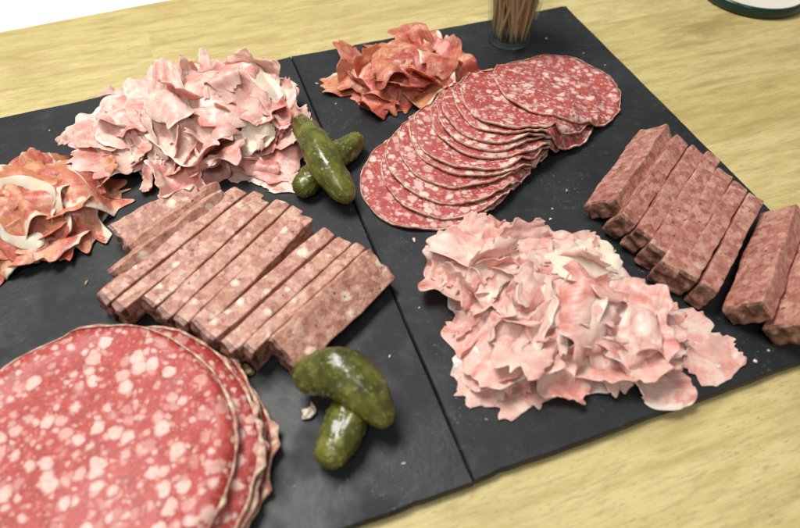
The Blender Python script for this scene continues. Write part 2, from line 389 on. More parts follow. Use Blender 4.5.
# ------------------------------------------------------------------ salami slices
def salami_slice(cx, cy, R, seed, mat, label, group, thick=.0014, stiff=5, rot=0, ecc=.04, ruffle=None, cas=.0004, dome=0):
    """a thin disc draped over what lies below it; > casing"""
    global Hf
    r = np.random.RandomState(seed); NT, NR = 96, 14
    th = np.linspace(0, 2*math.pi, NT, endpoint=False)
    Rt = R*(1+ecc*np.cos(2*(th-rot)) + .018*snoise1(th, seed))
    sl = window(cx, cy, R*1.25)
    jj, ii = np.mgrid[sl[0], sl[1]]; gx = X0+ii*RES-cx; gy = Y0+jj*RES-cy
    rad = np.hypot(gx, gy); ang = np.arctan2(gy, gx) % (2*math.pi)
    Rg = np.interp(ang, np.r_[th, 2*math.pi], np.r_[Rt, Rt[0]])
    sub = Hf[sl].copy(); sm = blur(sub, stiff)
    sm = np.maximum(sm, sub); sm = blur(sm, 1.5); sm = np.maximum(sm, sub)
    rf = (rad/Rg)
    wave = np.zeros_like(rf)
    if ruffle:
        a0, wid, amp = ruffle
        da = (ang-a0+math.pi) % (2*math.pi)-math.pi
        wave = np.exp(-(da/wid)**2)*np.clip(rf, 0, 1.1)**5*amp*(.55+.45*np.sin(ang*17+seed*2.1)+.3*np.sin(ang*31+seed))
    wave = np.maximum(wave, 0) + np.clip(rf, 0, 1.1)**6*.0006*(1.4+np.sin(ang*5+seed*1.3)+.7*np.sin(ang*11+seed)) + dome*(1-np.clip(rf, 0, 1)**2)
    zt = sm+wave
    tmp = Hf.copy(); tmp[sl] = zt
    inside = rf <= 1.02
    new = np.where(inside, zt+thick+.0002, sub)
    # vertices
    V = []; root = empty('salami_slice', (cx, cy, float(sample(tmp, np.array([cx]), np.array([cy]))[0])))
    base = root.location.z
    rr = np.linspace(0, 1, NR)**.85
    top = []; bot = []
    for k in range(1, NR):
        x = rr[k]*Rt*np.cos(th); y = rr[k]*Rt*np.sin(th)
        z = sample(tmp, x+cx, y+cy)-base+.0001
        top.append(np.c_[x, y, z+thick*(1-.25*(k == NR-1))]); bot.append(np.c_[x, y, z])
    zc = .0001
    V = [(0, 0, zc+thick)] + [tuple(p) for ring in top for p in ring]
    nb = len(V); V += [(0, 0, zc)] + [tuple(p) for ring in bot for p in ring]
    F = []
    for j in range(NT):
        k = (j+1) % NT
        F.append((0, 1+j, 1+k)); F.append((nb, nb+1+k, nb+1+j))
        for q in range(NR-2):
            a = 1+q*NT; b = a+NT
            F.append((a+j, b+j, b+k, a+k)); F.append((nb+a+k, nb+b+k, nb+b+j, nb+a+j))
        a = 1+(NR-2)*NT; F.append((a+j, nb+a+j, nb+a+k, a+k))
    mesh_obj('meat', V, F, mat, root)
    # casing: a crinkled band hugging the rim
    V = []; F = []; e = top[-1]; nrm = np.c_[np.cos(th), np.sin(th)]; NS = 6
    rr2 = np.random.RandomState(seed+5)
    th2 = cas*(.75+.35*snoise1(th, seed+9, ((11, .6), (23, .6), (37, .5)))).clip(.25, 2)
    flare = rr2.uniform(0, 1, NT); near = np.exp(-(((th-(ruffle[0] if ruffle else 0)+math.pi) % (2*math.pi)-math.pi)/.7)**2)
    flare = ((flare > .90)*rr2.uniform(.3, 1.2, NT)+near*(flare > .45)*rr2.uniform(.2, 2.6, NT))*cas
    prof = [(-.0003, thick*.98), (.0, thick*1.08), (.75, thick*.95), (1.0, thick*.5), (.7, .0), (-.0003, -.00002)]
    for j in range(NT):
        for q, (o_, zz) in enumerate(prof):
            d = o_*th2[j] if o_ > 0 else o_
            V.append((bot[-1][j][0]+nrm[j][0]*(d+flare[j]*(o_ > .6)), bot[-1][j][1]+nrm[j][1]*(d+flare[j]*(o_ > .6)), bot[-1][j][2]+zz+flare[j]*.5*(o_ > .6)))
    for j in range(NT):
        k = (j+1) % NT
        for q in range(NS-1): F.append((j*NS+q, j*NS+q+1, k*NS+q+1, k*NS+q))
    mesh_obj('casing', V, F, CASING, root)
    root.rotation_euler = (0, 0, 0)
    Hf[sl] = new
    return tag(root, label, 'salami slice', group)

ords = ['lowest', 'second lowest', 'third from the bottom', 'fourth from the bottom', 'fifth from the bottom', 'sixth from the bottom',
        'seventh from the bottom', 'fifth from the top', 'fourth from the top', 'third from the top', 'second from the top', 'topmost']
NF = 12
TP = [0, .10, .205, .29, .37, .44, .505, .565, .63, .70, .785, 1.0]
for i in range(NF):
    k = TP[i]
    cx = 4.9+k*9.7+.2*math.sin(i*2.3); cy = 15.9+k*4.3+.8*math.sin(k*3.1)+.22*math.cos(i*1.7)
    lab = {0: 'lowest salami slice of the fan, its pale speckled face showing beside the back gherkins',
           NF-1: 'topmost salami slice of the fan, whole round face showing below the toothpick glass'}.get(i,
          'salami slice %s in the fan, only a crescent showing' % ords[i])
    salami_slice(cx*CM, cy*CM, (4.15+.1*math.sin(i*5.1))*CM, 20+i, SAL, lab, 'salami slices fanned on the right slate', thick=.00125, stiff=4,
                 ecc=.065+.02*math.sin(i*2.7), rot=.45+.3*math.sin(i*1.9), ruffle=(-.75, .8, .0026 if i < NF-1 else .0012))

bigl = ['lowest of the large salami slices, crinkled grey casing on the slate', 'second lowest large salami slice of the front stack',
        'third from the bottom of the large salami slices', 'third from the top of the large salami slices', 'second from the top of the large salami slices, rim peeping out',
        'topmost large salami slice, broad red face with big white fat spots']
for i, (dx, dy) in enumerate(((.25, -.1), (-.6, .25), (.3, .15), (-1.3, .35), (.05, -.2), (-.45, .0))):
    salami_slice((-13.15+dx)*CM, (4.95+dy)*CM, (5.85 - (.2 if i > 4 else 0))*CM, 60+i, SALBIG, bigl[i], 'large salami slices stacked at the front left',
                 thick=.0021, stiff=8, ecc=.02, rot=i, ruffle=(-.2, 1.0, .002 if i < 4 else .0005), cas=.0012 if i < 5 else .0006, dome=.0015 if i == 0 else 0)

# ------------------------------------------------------------------ terrine slices
def terrine(x0, y0, x1, y1, W, T, lean, zc, seed, mat, label, group, taper=0, crust_end=True, rough=1.0):
    """cut slab: long axis from (x0,y0) to (x1,y1) cm = middle of its upper edge; W width, T thickness, lean = angle of the
    wide face from the horizontal (degrees, negative leans the other way); > crust at the near end"""
    r = np.random.RandomState(seed)
    a = np.array((x0, y0)); b = np.array((x1, y1)); L = np.linalg.norm(b-a); ang = math.atan2(*(b-a)[::-1])
    NL, NW, NTh = 64, 20, 7
    bm = bmesh.new(); bmesh.ops.create_cube(bm, size=1)
    # build as a subdivided box by hand
    bm.free()
    def grid_box(nl, nw, nt, l0, l1):
        idx = {}; V = []; F = []
        def vid(i, j, k):
            key = (i, j, k)
            if key not in idx:
                idx[key] = len(V); V.append((l0+(l1-l0)*i/nl, j/nw-.5, k/nt-.5))
            return idx[key]
        for j in range(nw):
            for k in range(nt):
                F.append((vid(0, j, k), vid(0, j, k+1), vid(0, j+1, k+1), vid(0, j+1, k)))
                F.append((vid(nl, j, k), vid(nl, j+1, k), vid(nl, j+1, k+1), vid(nl, j, k+1)))
        for i in range(nl):
            for k in range(nt):
                F.append((vid(i, 0, k), vid(i+1, 0, k), vid(i+1, 0, k+1), vid(i, 0, k+1)))
                F.append((vid(i, nw, k), vid(i, nw, k+1), vid(i+1, nw, k+1), vid(i+1, nw, k)))
            for j in range(nw):
                F.append((vid(i, j, 0), vid(i, j+1, 0), vid(i+1, j+1, 0), vid(i+1, j, 0)))
                F.append((vid(i, j, nt), vid(i+1, j, nt), vid(i+1, j+1, nt), vid(i, j+1, nt)))
        return np.array(V), F
    def shape(V, grow=0):
        l = (V[:, 0])*L; w = V[:, 1]*W*(1-taper*(V[:, 0]+.5)); t = V[:, 2]*T
        # slightly rounded corners and a ragged hand-cut surface
        rr = lambda q: r.uniform(0, 6.28)
        n = lambda s, f: np.sin(l*f+s)*np.cos(w*f*1.3+s*1.7)*np.sin(t*f*.9+s*2.3+1)
        s0 = seed*1.37
        kr = np.random.RandomState(seed+300); d = 0
        for fq, am in ((3, .007), (5, .007), (8, .006), (11, .0055), (15, .004)):
            for _ in range(4):
                kk = kr.normal(size=3); kk *= fq/np.linalg.norm(kk); d = d+rough*am*np.sin(kk[0]*l+kk[1]*w+kk[2]*t+kr.uniform(0, 6.28))
        big = .03*np.sin(l*1.3+s0)+.02*np.sin(l*2.7+s0*2)
        endn = .07*np.sin(w*4+s0)*np.cos(t*5+s0)+.05*np.sin(w*9+s0*3)
        edge = np.clip((np.abs(V[:, 0])-.46)/.04, 0, 1)
        l = l+np.sign(V[:, 0])*edge*endn
        w = w*(1-.05*edge)+d*1.2+np.sin(l*1.9+s0)*.03
        t = t*(1-.06*edge)+d+big*.6
        if grow: 
            w = w*(1+grow/W*2); t = t*(1+grow/T*2); l = l+np.where(V[:, 0] < 0, -grow, 0)
        return np.c_[l, w, t]
    lr = math.radians(lean)
    # local axes: long axis along ang; width dir tilted up by lean; normal
    u = np.array((math.cos(ang), math.sin(ang), 0)); n = np.array((math.sin(ang), -math.cos(ang), 0))
    wd = -n*math.cos(lr)+np.array((0, 0, 1))*math.sin(lr)          # up the wide face
    nd = np.cross(u, wd)
    mid = np.array((*(a+b)/2, 0))
    up_edge = .5*W*wd+.0*T*nd
    cen = mid-up_edge+np.array((0, 0, 0)); cen[2] = 0
    M = np.stack([u, wd, nd], 1)
    V, F = grid_box(NL, NW, NTh, -.5, .5); Q = shape(V) @ M.T
    lowest = Q[:, 2].min(); cz = zc-lowest
    root = empty('terrine_slice', (cen[0]*CM, cen[1]*CM, cz*CM))
    o = mesh_obj('meat', Q*CM, F, mat, root); subsurf(o)
    if crust_end:
        V, F = grid_box(5, NW, NTh, -.5, -.5+.03); Q = shape(V, .012) @ M.T
        o = mesh_obj('crust', Q*CM, F, CRUST, root)
        subsurf(o)
    # register in the height field
    V, F = grid_box(90, 30, 3, -.5, .5); Q = shape(V) @ M.T+np.array((cen[0], cen[1], cz))
    i = ((Q[:, 0]*CM-X0)/RES).round().astype(int).clip(0, NX-1); j = ((Q[:, 1]*CM-Y0)/RES).round().astype(int).clip(0, NY-1)
    np.maximum.at(Hf, (j, i), (Q[:, 2]*CM).astype(np.float32))
    return tag(root, label, 'terrine slice', group)

GL = 'pink terrine slices in a row on the left slate'
terrine(-12.0, 16.9, -7.9, 18.9, 2.2, .55, 20, 0.1, 1, TERL, 'pale terrine slice lying flat beside the orange cured ham, broad face up', GL, taper=.35)
terrine(-11.3, 14.9, -6.7, 17.9, 1.8, .6, 52, 0, 2, TERL, 'thin terrine slice leaning on the flat one, second from the cured ham', GL, taper=.1)
terrine(-12.0, 13.5, -6.6, 17.0, 1.8, .62, 56, 0, 3, TERL, 'terrine slice third from the cured ham, a dark gap in front of it', GL)
LT = [(-12.19, 12.19, -5.60, 16.97), (-11.57, 11.53, -4.99, 16.46), (-10.72, 11.24, -4.35, 15.94), (-10.17, 10.50, -3.81, 15.39),
      (-9.41, 9.92, -3.13, 14.66), (-8.78, 9.38, -2.53, 14.09), (-8.27, 8.68, -2.15, 12.73), (-7.56, 7.98, -1.68, 11.97), (-6.84, 7.48, -1.19, 11.34)]
nth = ['first', 'second', 'third', 'fourth', 'fifth', 'sixth', 'seventh', 'eighth', 'ninth']
jr = np.random.RandomState(12)
LT = [np.array(q)+np.r_[jr.uniform(-.3, .2), 0, jr.uniform(-.25, .3), 0]+np.tile(jr.uniform(-.05, .05, 2), 2) for q in LT]
LT.append(np.array((-6.35, 7.05, -.85, 10.75)))
def pitch(a, b):
    d = a[2:]-a[:2]; d /= np.linalg.norm(d); v = (b[:2]+b[2:]-a[:2]-a[2:])/2
    return abs(v[0]*d[1]-v[1]*d[0])
for i, q in enumerate(LT[:-1]):
    p_ = min(max(pitch(q, LT[i+1]), .45), .82) if i < 8 else .62
    terrine(*q, 1.42+.02*i+jr.uniform(-.03, .03), p_*.97, 95+jr.uniform(-2, 3), 0, 10+i, TERL, '%s slice of the tightly packed terrine row, counted from the cured ham' % nth[i], GL)
terrine(-6.15, 7.75, -.75, 11.1, 1.9, .95, 34, .0, 30, TERL, 'terrine slice at the end of the row above the front gherkins, broad face up', GL)
GR = 'brown terrine slices in a row on the right slate'
RT = [(11.15, 10.78, 17.36, 14.97), (11.43, 9.15, 17.83, 13.43), (11.85, 8.04, 18.16, 12.44), (11.96, 6.87, 18.69, 11.57),
      (11.87, 5.69, 18.65, 10.17), (12.47, 4.93, 18.85, 9.22), (12.96, 4.05, 18.95, 8.19), (13.66, 2.88, 19.48, 7.11), (14.73, 1.41, 20.0, 5.75)]
rl = ['brown terrine slice nearest the fanned salami, leaning with its broad side showing', 'second brown terrine slice from the fanned salami', 'third brown terrine slice from the fanned salami',
      'fourth brown terrine slice from the fanned salami, middle of the upright seven', 'third brown terrine slice before the gap, upright', 'second brown terrine slice before the gap, upright', 'brown terrine slice standing at the edge of the gap in the row',
      'thick brown terrine slice just past the gap, broad side showing', 'brown terrine slice at the near end of the row, by the edge of the slate']
LT.pop()
for i, q in enumerate(RT):
    q = tuple(np.array(q)+jr.uniform(-.12, .12, 4))
    lean = [-40, -66, -70, -76, -80, -78, -80, -50, -52][i]
    terrine(*q, [1.75, 1.5, 1.45, 1.4, 1.4, 1.4, 1.4, 1.8, 1.8][i], [.9, .92, .86, .93, .95, .88, .85, 1.05, 1.1][i], lean, 0, 40+i, TERR, rl[i], GR, rough=.55)

# ------------------------------------------------------------------ gherkins
def gherkin(path, rad, seed, label):
    """path in cm; a tapered warty tube; one mesh, wart height kept as a colour attribute"""
    P = np.array(path, float); m = len(P); NS, NT = 170, 84
    tt = np.linspace(0, m-1, NS); k = np.clip(tt.astype(int), 0, m-2); f = tt-k
    g = lambda i: P[np.clip(i, 0, m-1)]
    p0, p1, p2, p3 = g(k-1), g(k), g(k+1), g(k+2); f = f[:, None]
    C = .5*((2*p1)+(-p0+p2)*f+(2*p0-5*p1+4*p2-p3)*f*f+(-p0+3*p1-3*p2+p3)*f**3)
    s = np.linspace(0, 1, NS); prof = np.interp(s, np.linspace(0, 1, len(rad)), rad)
    for _ in range(60): prof[1:-1] = (prof[:-2]+2*prof[1:-1]+prof[2:])/4
    prof = prof*np.clip(1-np.abs(2*s-1)**5, 0, 1)**.5
    ctr = C.mean(0)
    r = np.random.RandomState(seed)
    T = np.gradient(C, axis=0); T /= np.linalg.norm(T, axis=1)[:, None]
    Llen = np.linalg.norm(np.diff(C, axis=0), axis=1).sum()
    side = np.cross(T, (0, 0, 1)); side /= np.linalg.norm(side, axis=1)[:, None]; up = np.cross(side, T)
    a = np.linspace(0, 2*math.pi, NT, endpoint=False); S, Aa = np.meshgrid(s, a, indexing='ij'); PR = prof[:, None]
    small = np.zeros((NS, NT)); lump = np.zeros((NS, NT))
    for q in range(210):
        ws, wa, wh = r.uniform(.03, .97), r.uniform(0, 6.28), r.uniform(.35, 1); sg = r.uniform(.035, .062)
        d2 = ((S-ws)*Llen)**2+(((Aa-wa+math.pi) % (2*math.pi)-math.pi)*np.maximum(PR, .2))**2
        small = np.maximum(small, wh*np.exp(-d2/(2*sg*sg)))
    for q in range(9):
        ws, wa, wh = r.uniform(.1, .9), r.uniform(0, 6.28), r.uniform(.05, .13); sg = r.uniform(.22, .38)
        d2 = ((S-ws)*Llen)**2+(((Aa-wa+math.pi) % (2*math.pi)-math.pi)*np.maximum(PR, .2))**2
        lump += wh*np.exp(-d2/(2*sg*sg))
    ridge = .022*np.sin(Aa*5+S*3+seed)+.02*np.sin(S*13+seed)+.012*np.sin(Aa*9-S*7)
    RR = PR*(1+ridge)+(small*.055+lump)*np.minimum(1, PR*2.5)
    Vv = (C-ctr)[:, None]+side[:, None]*(np.cos(Aa)*RR)[..., None]+up[:, None]*(np.sin(Aa)*RR)[..., None]
    F = []
    for i in range(NS-1):
        for j in range(NT):
            l = (j+1) % NT; F.append((i*NT+j, i*NT+l, (i+1)*NT+l, (i+1)*NT+j))
    F.append(tuple(range(NT-1, -1, -1))); F.append(tuple((NS-1)*NT+j for j in range(NT)))
    o = mesh_obj('gherkin', Vv.reshape(-1, 3)*CM, F, GHERKIN, uvs=np.stack([S, Aa/6.283], -1).reshape(-1, 2))
    ca = o.data.color_attributes.new('wart', 'FLOAT_COLOR', 'POINT')
    ca.data.foreach_set('color', np.repeat(small.reshape(-1, 1), 4, 1).astype(np.float32).ravel())
    o.location = ctr*CM
    return tag(o, label, 'gherkin', 'pickled gherkins in two crossed pairs')
gherkin([(1.75, 19.7, .75), (.6, 19.0, .72), (-.9, 18.1, .68), (-2.2, 17.1, .66), (-2.75, 16.7, .62)], [.55, .68, .72, .68, .55], 2,
        'small green gherkin lying under the longer back gherkin, beside the salami fan')
gherkin([(-1.2, 22.0, .95), (-1.2, 20.5, 1.35), (-1.12, 18.4, 1.75), (-.9, 16.6, 1.45), (-.35, 14.9, .85)], [.55, .74, .84, .86, .64], 5,
        'long straight green gherkin resting across a smaller one between ham and salami')
gherkin([(-5.25, 2.15, .80), (-4.45, 3.0, .80), (-3.5, 4.1, .74), (-2.75, 4.8, .66)], [.62, .78, .75, .55], 8,
        'short front gherkin tucked under the curved one, pointing at the viewer')
gherkin([(-5.4, 5.5, 1.0), (-4.5, 5.6, 1.45), (-3.65, 5.1, 1.85), (-2.95, 4.0, 1.65), (-2.5, 2.75, .98)], [.66, .86, 1.0, .88, .56], 11,
        'curved warty front gherkin lying over the short one beside the terrine')
for (x, y, rr) in ((-4.3, 3.2, .8), (-3.5, 5.2, .9), (-2.7, 3.6, .8), (-1.1, 17.8, .9), (-.2, 19, .7)):
    pass

# ------------------------------------------------------------------ shaved ham: sheets crumpled and dropped by a small cloth solver
def smooth_noise(r, n, m, c):
    a = r.normal(size=(c, c)); 
    xi = np.linspace(0, c-1, n); yi = np.linspace(0, c-1, m)
    i = np.clip(xi.astype(int), 0, c-2); j = np.clip(yi.astype(int), 0, c-2)
    fx = (xi-i)[:, None]; fy = (yi-j)[None]; fx = fx*fx*(3-2*fx); fy = fy*fy*(3-2*fy)
    return (a[i][:, j]*(1-fx)+a[i+1][:, j]*fx)*(1-fy)+(a[i][:, j+1]*(1-fx)+a[i+1][:, j+1]*fx)*fy
def bend_profile(r, half, nc, ang, width, alt):
    g = np.linspace(-half, half, 200); th = np.zeros(200); sg = r.choice([-1, 1])
    for p in np.sort(r.uniform(-.8, .8, nc))*half if not alt else (np.linspace(-.78, .78, nc)+r.uniform(-.1, .1, nc))*half:
        th += sg*r.uniform(*ang)*.5*(1+np.tanh((g-p)/(width*r.uniform(.6, 1.5)))); sg = -sg if alt or r.rand() < .6 else sg
    th -= th.mean()*.9
    x = np.cumsum(np.cos(th))*(g[1]-g[0]); z = np.cumsum(np.sin(th))*(g[1]-g[0])
    return g, th, x-x[100], z-z[100]
def bend(P, phi, prof):
    g, th, gx, gz = prof; c, s_ = math.cos(phi), math.sin(phi)
    s0 = P[..., 0]*c+P[..., 1]*s_; t0 = -P[..., 0]*s_+P[..., 1]*c
    t = np.interp(s0, g, th); z = P[..., 2]
    s1 = np.interp(s0, g, gx)-z*np.sin(t); z1 = np.interp(s0, g, gz)+z*np.cos(t)
    return np.stack([s1*c-t0*s_, s1*s_+t0*c, z1], -1)
def cloth_layer(specs, n, m, iters=10, thick=.0007, stiff=.2, touch=70, drop=.0004):
    """each spec: a torn sheet, folded along a few soft creases and laid on what is already there"""
    B = len(specs); R = np.zeros((B, n, m, 2)); X = np.zeros((B, n, m, 3)); keep = np.ones((B, n-1, m-1), bool)
    u = np.linspace(-1, 1, n)[:, None]; v = np.linspace(-1, 1, m)[None]
    for b, s in enumerate(specs):
        r = np.random.RandomState(s['seed'])
        k = 1-.16*np.abs(smooth_noise(r, n, m, 6))*np.maximum(np.abs(u), np.abs(v))**2
        rx = u*np.sqrt(1-.36*v*v)*k*s['size'][0]/2; ry = v*np.sqrt(1-.36*u*u)*k*s['size'][1]/2
        R[b, ..., 0] = rx; R[b, ..., 1] = ry
        half = max(s['size'])*.8; f1 = r.uniform(-.5, .5)
        pp = np.stack([rx, ry, s['amp']*(smooth_noise(r, n, m, 4)+.6*smooth_noise(r, n, m, 7)+.42*smooth_noise(r, n, m, 12))], -1)
        if s['fold2'] > 0: pp = bend(pp, f1+math.pi/2+r.uniform(-.6, .6), bend_profile(r, half, r.randint(1, 3), (s['fold2']*.5, s['fold2']), s['width'], False))
        pp = bend(pp, f1, bend_profile(r, half, s['nc'], s['ang'], s['width'], s['alt']))
        Mx = np.array(Matrix.Rotation(s['rot'][2], 3, 'Z') @ Matrix.Rotation(s['rot'][0], 3, 'X') @ Matrix.Rotation(s['rot'][1], 3, 'Y'))
        pp = pp @ Mx.T; pp[..., :2] += np.array(s['pos'][:2])-pp[..., :2].reshape(-1, 2).mean(0)
        h = sample(Hf, pp[..., 0], pp[..., 1])
        pp[..., 2] += np.percentile(h-pp[..., 2], s.get('touch', touch))+.0005
        over = (pp[..., 2]-h).max()                    # nothing stands up like a spike
        if over > .023: pp[..., 2] = np.where(pp[..., 2] > h, h+(pp[..., 2]-h)*.023/over, pp[..., 2])
        X[b] = pp
        # torn rim: cut in from the outside, never a hole
        uu = np.linspace(-1, 1, n-1)[:, None]; vv = np.linspace(-1, 1, m-1)[None]
        e = np.maximum(np.abs(uu), np.abs(vv)); an = np.arctan2(vv+0*uu, uu+0*vv)
        rag = snoise1(an, s['seed'] % 99999, ((2, .6), (5, .6), (11, .45), (23, .35)))
        keep[b] = e < 1.02-s['tear']*np.clip(rag, 0, 1.2)
    A = slice(None); pre = []
    def add(a, c, st, Q):
        pre.append((a, c, np.linalg.norm(Q[a]-Q[c], axis=-1), st))
    for p in (0, 1):                                   # neighbours: two interleaved sets each way
        k = (n-p)//2; add((A, slice(p, p+2*k, 2)), (A, slice(p+1, p+1+2*k, 2)), .8, R)
        k = (m-p)//2; add((A, A, slice(p, p+2*k, 2)), (A, A, slice(p+1, p+1+2*k, 2)), .8, R)
    for d in (2, 4):
        add((A, slice(0, -d)), (A, slice(d, None)), stiff, X); add((A, A, slice(0, -d)), (A, A, slice(d, None)), stiff, X)
    add((A, slice(0, -5), slice(0, -4)), (A, slice(5, None), slice(4, None)), stiff*.7, X)
    add((A, slice(5, None), slice(0, -4)), (A, slice(0, -5), slice(4, None)), stiff*.7, X)
    for it in range(iters):
        for a, c, L, st in pre:
            d = X[c]-X[a]; ln = np.sqrt((d*d).sum(-1))+1e-9; w = ((ln-L)/ln*.5*st)[..., None]*d
            X[a] += w; X[c] -= w
        h = sample(Hf, X[..., 0], X[..., 1])+thick
        X[..., 2] = np.where(X[..., 2] < h, X[..., 2]+(h-X[..., 2])*(.45 if it < iters-1 else 1), X[..., 2]-drop)
    return X, keep
def register(X, nest=.6):
    global Hf
    P = X
    for _ in range(2):
        P = np.concatenate([P[:, :1], np.stack([(P[:, :-1]+P[:, 1:])/2, P[:, 1:]], 2).reshape(P.shape[0], -1, *P.shape[2:])], 1)
        P = P.swapaxes(1, 2)
        P = np.concatenate([P[:, :1], np.stack([(P[:, :-1]+P[:, 1:])/2, P[:, 1:]], 2).reshape(P.shape[0], -1, *P.shape[2:])], 1)
        P = P.swapaxes(1, 2)
    P = P.reshape(-1, 3)
    i = ((P[:, 0]-X0)/RES).round().astype(int).clip(0, NX-1); j = ((P[:, 1]-Y0)/RES).round().astype(int).clip(0, NY-1)
    new = np.zeros_like(Hf); np.maximum.at(new, (j, i), P[:, 2].astype(np.float32))
    i0, i1, j0, j1 = i.min(), i.max()+1, j.min(), j.max()+1
    sub = np.maximum(Hf[j0:j1, i0:i1], np.minimum(new[j0:j1, i0:i1], Hf[j0:j1, i0:i1]+nest*(new[j0:j1, i0:i1]-Hf[j0:j1, i0:i1])))
    Hf[j0:j1, i0:i1] = np.maximum(Hf[j0:j1, i0:i1], blur(sub, 1.6))
def sheet_objects(X, keep, name, mat, parent, thick):
    B, n, m, _ = X.shape
    u, v = np.meshgrid(np.linspace(0, 1, n), np.linspace(0, 1, m), indexing='ij')
    UV = np.stack([u, v], -1).reshape(-1, 2); out = []
    for b in range(B):
        P = X[b].reshape(-1, 3)-np.array(parent.location); idx = np.arange(n*m).reshape(n, m)
        q = np.stack([idx[:-1, :-1], idx[1:, :-1], idx[1:, 1:], idx[:-1, 1:]], -1)[keep[b]]
        used = np.unique(q); mp = -np.ones(n*m, int); mp[used] = np.arange(len(used))
        o = mesh_obj(name, P[used], mp[q], mat, parent, uvs=UV[used])
        s = o.modifiers.new('thick', 'SOLIDIFY'); s.thickness = thick; s.offset = 0
        subsurf(o); out.append(o)
    return out

def heap(name, label, cat, group, mat, layers, spots, n, m, thick, part, seed, size, mound, loose=(), nc=(2, 4), ang=(.6, 1.9), fold2=1.1, width=.0028, alt=False,
         tear=(.12, .4), tilt=.45, wrinkle=(.08, .2), extras=(), shreds=0, shrink=.45, iters=10, drop=.0004):
    """spots: list of (cx,cy,rx,ry,angle,weight) ellipses in cm the sheets are scattered over"""
    global Hf
    r = np.random.RandomState(seed); c = spots[0]; root = empty(name, (c[0]*CM, c[1]*CM, 0))
    tag(root, label, cat, group); q = 0
    yy, xx = np.mgrid[0:NY, 0:NX]; gx = (X0+xx*RES)/CM; gy = (Y0+yy*RES)/CM
    reg = np.zeros_like(Hf)                            # the lowest sheets bridge over each other, hollow underneath
    for (mx, my, rx, ry, an, hh) in mound:
        ca, sa = math.cos(an), math.sin(an); dx, dy = gx-mx, gy-my
        reg = np.maximum(reg, (hh*CM*np.clip(1-((dx*ca+dy*sa)/rx)**2-((-dx*sa+dy*ca)/ry)**2, 0, 1)))
    if mound: Hf = np.maximum(Hf, blur(reg, 4).astype(np.float32))
    pts = []
    def one(px, py, rz, L, W, sd, nc_, an_, f2, amp, te, ti, al=alt, wd_=width, touch=70):
        return dict(pos=(px*CM, py*CM), size=(L*CM, W*CM), rot=(r.uniform(-ti, ti), r.uniform(-ti, ti), rz), amp=amp*CM, seed=sd, nc=nc_, ang=an_, fold2=f2, tear=te, alt=al, width=wd_, touch=touch)
    w = np.array([s[5] for s in spots], float); w /= w.sum()
    for li, cnt in enumerate(layers):
        specs = []
        for k in range(cnt):
            f = 1-shrink*li/max(1, len(layers)-1); best = None
            for _ in range(10):                        # spread them evenly: the candidate farthest from those just laid
                s = spots[r.choice(len(spots), p=w)]
                a = r.uniform(0, 6.28); d = math.sqrt(r.uniform(.2 if li < 1 else 0, 1))*f
                ex, ey = s[2]*d*math.cos(a), s[3]*d*math.sin(a); ca, sa = math.cos(s[4]), math.sin(s[4])
                px, py = s[0]+ex*ca-ey*sa, s[1]+ex*sa+ey*ca
                dm = min([math.hypot(px-u, py-v) for u, v in pts[-18:]] or [9])
                if best is None or dm > best[0]: best = (dm, px, py)
            pts.append(best[1:])
            specs.append(one(best[1], best[2], r.uniform(0, 6.28), r.uniform(*size[0]), r.uniform(*size[1]), seed*1000+q, r.randint(nc[0], nc[1]+1), ang,
                             fold2*r.uniform(.3, 1), r.uniform(*wrinkle), r.uniform(*tear), tilt)); q += 1
        X, keep = cloth_layer(specs, n, m, iters=iters, drop=drop)
        sheet_objects(X, keep, part, mat, root, thick); register(X)
    specs = []
    for k in range(shreds):                            # thin torn shreds round the foot and over the heap
        s = spots[r.choice(len(spots), p=w)]; a = r.uniform(0, 6.28); d = r.uniform(.7, 1.2) if k % 3 else r.uniform(0, .7)
        ex, ey = s[2]*d*math.cos(a), s[3]*d*math.sin(a); ca, sa = math.cos(s[4]), math.sin(s[4])
        specs.append(one(s[0]+ex*ca-ey*sa, s[1]+ex*sa+ey*ca, a+r.normal()*.6, r.uniform(1.4, 3.0), r.uniform(.4, 1.0), seed*500+k, 2, (.3, 1.0), .4, .08, .3, .3))
    if specs:
        X, keep = cloth_layer(specs, 18, 8); sheet_objects(X, keep, part, mat, root, thick); register(X)
    for (lx, ly, rz, L, W, tr) in loose:
        X, keep = cloth_layer([one(lx, ly, rz, L, W, seed*77+q, 2, (tr*.6, tr), tr*.6, .12, .3, .2)], n, m)
        q += 1; sheet_objects(X, keep, part, mat, root, thick); register(X)
    for (lx, ly, rz, L, W, mt, tr, nm, th) in extras:
        X, keep = cloth_layer([one(lx, ly, rz, L, W, seed*99+q, 2, (tr*.4, tr), tr*.6, .08, .12, .1, False, .006, 50)], n, m)
        q += 1; sheet_objects(X, keep, nm, mt, root, th); register(X)
    return root

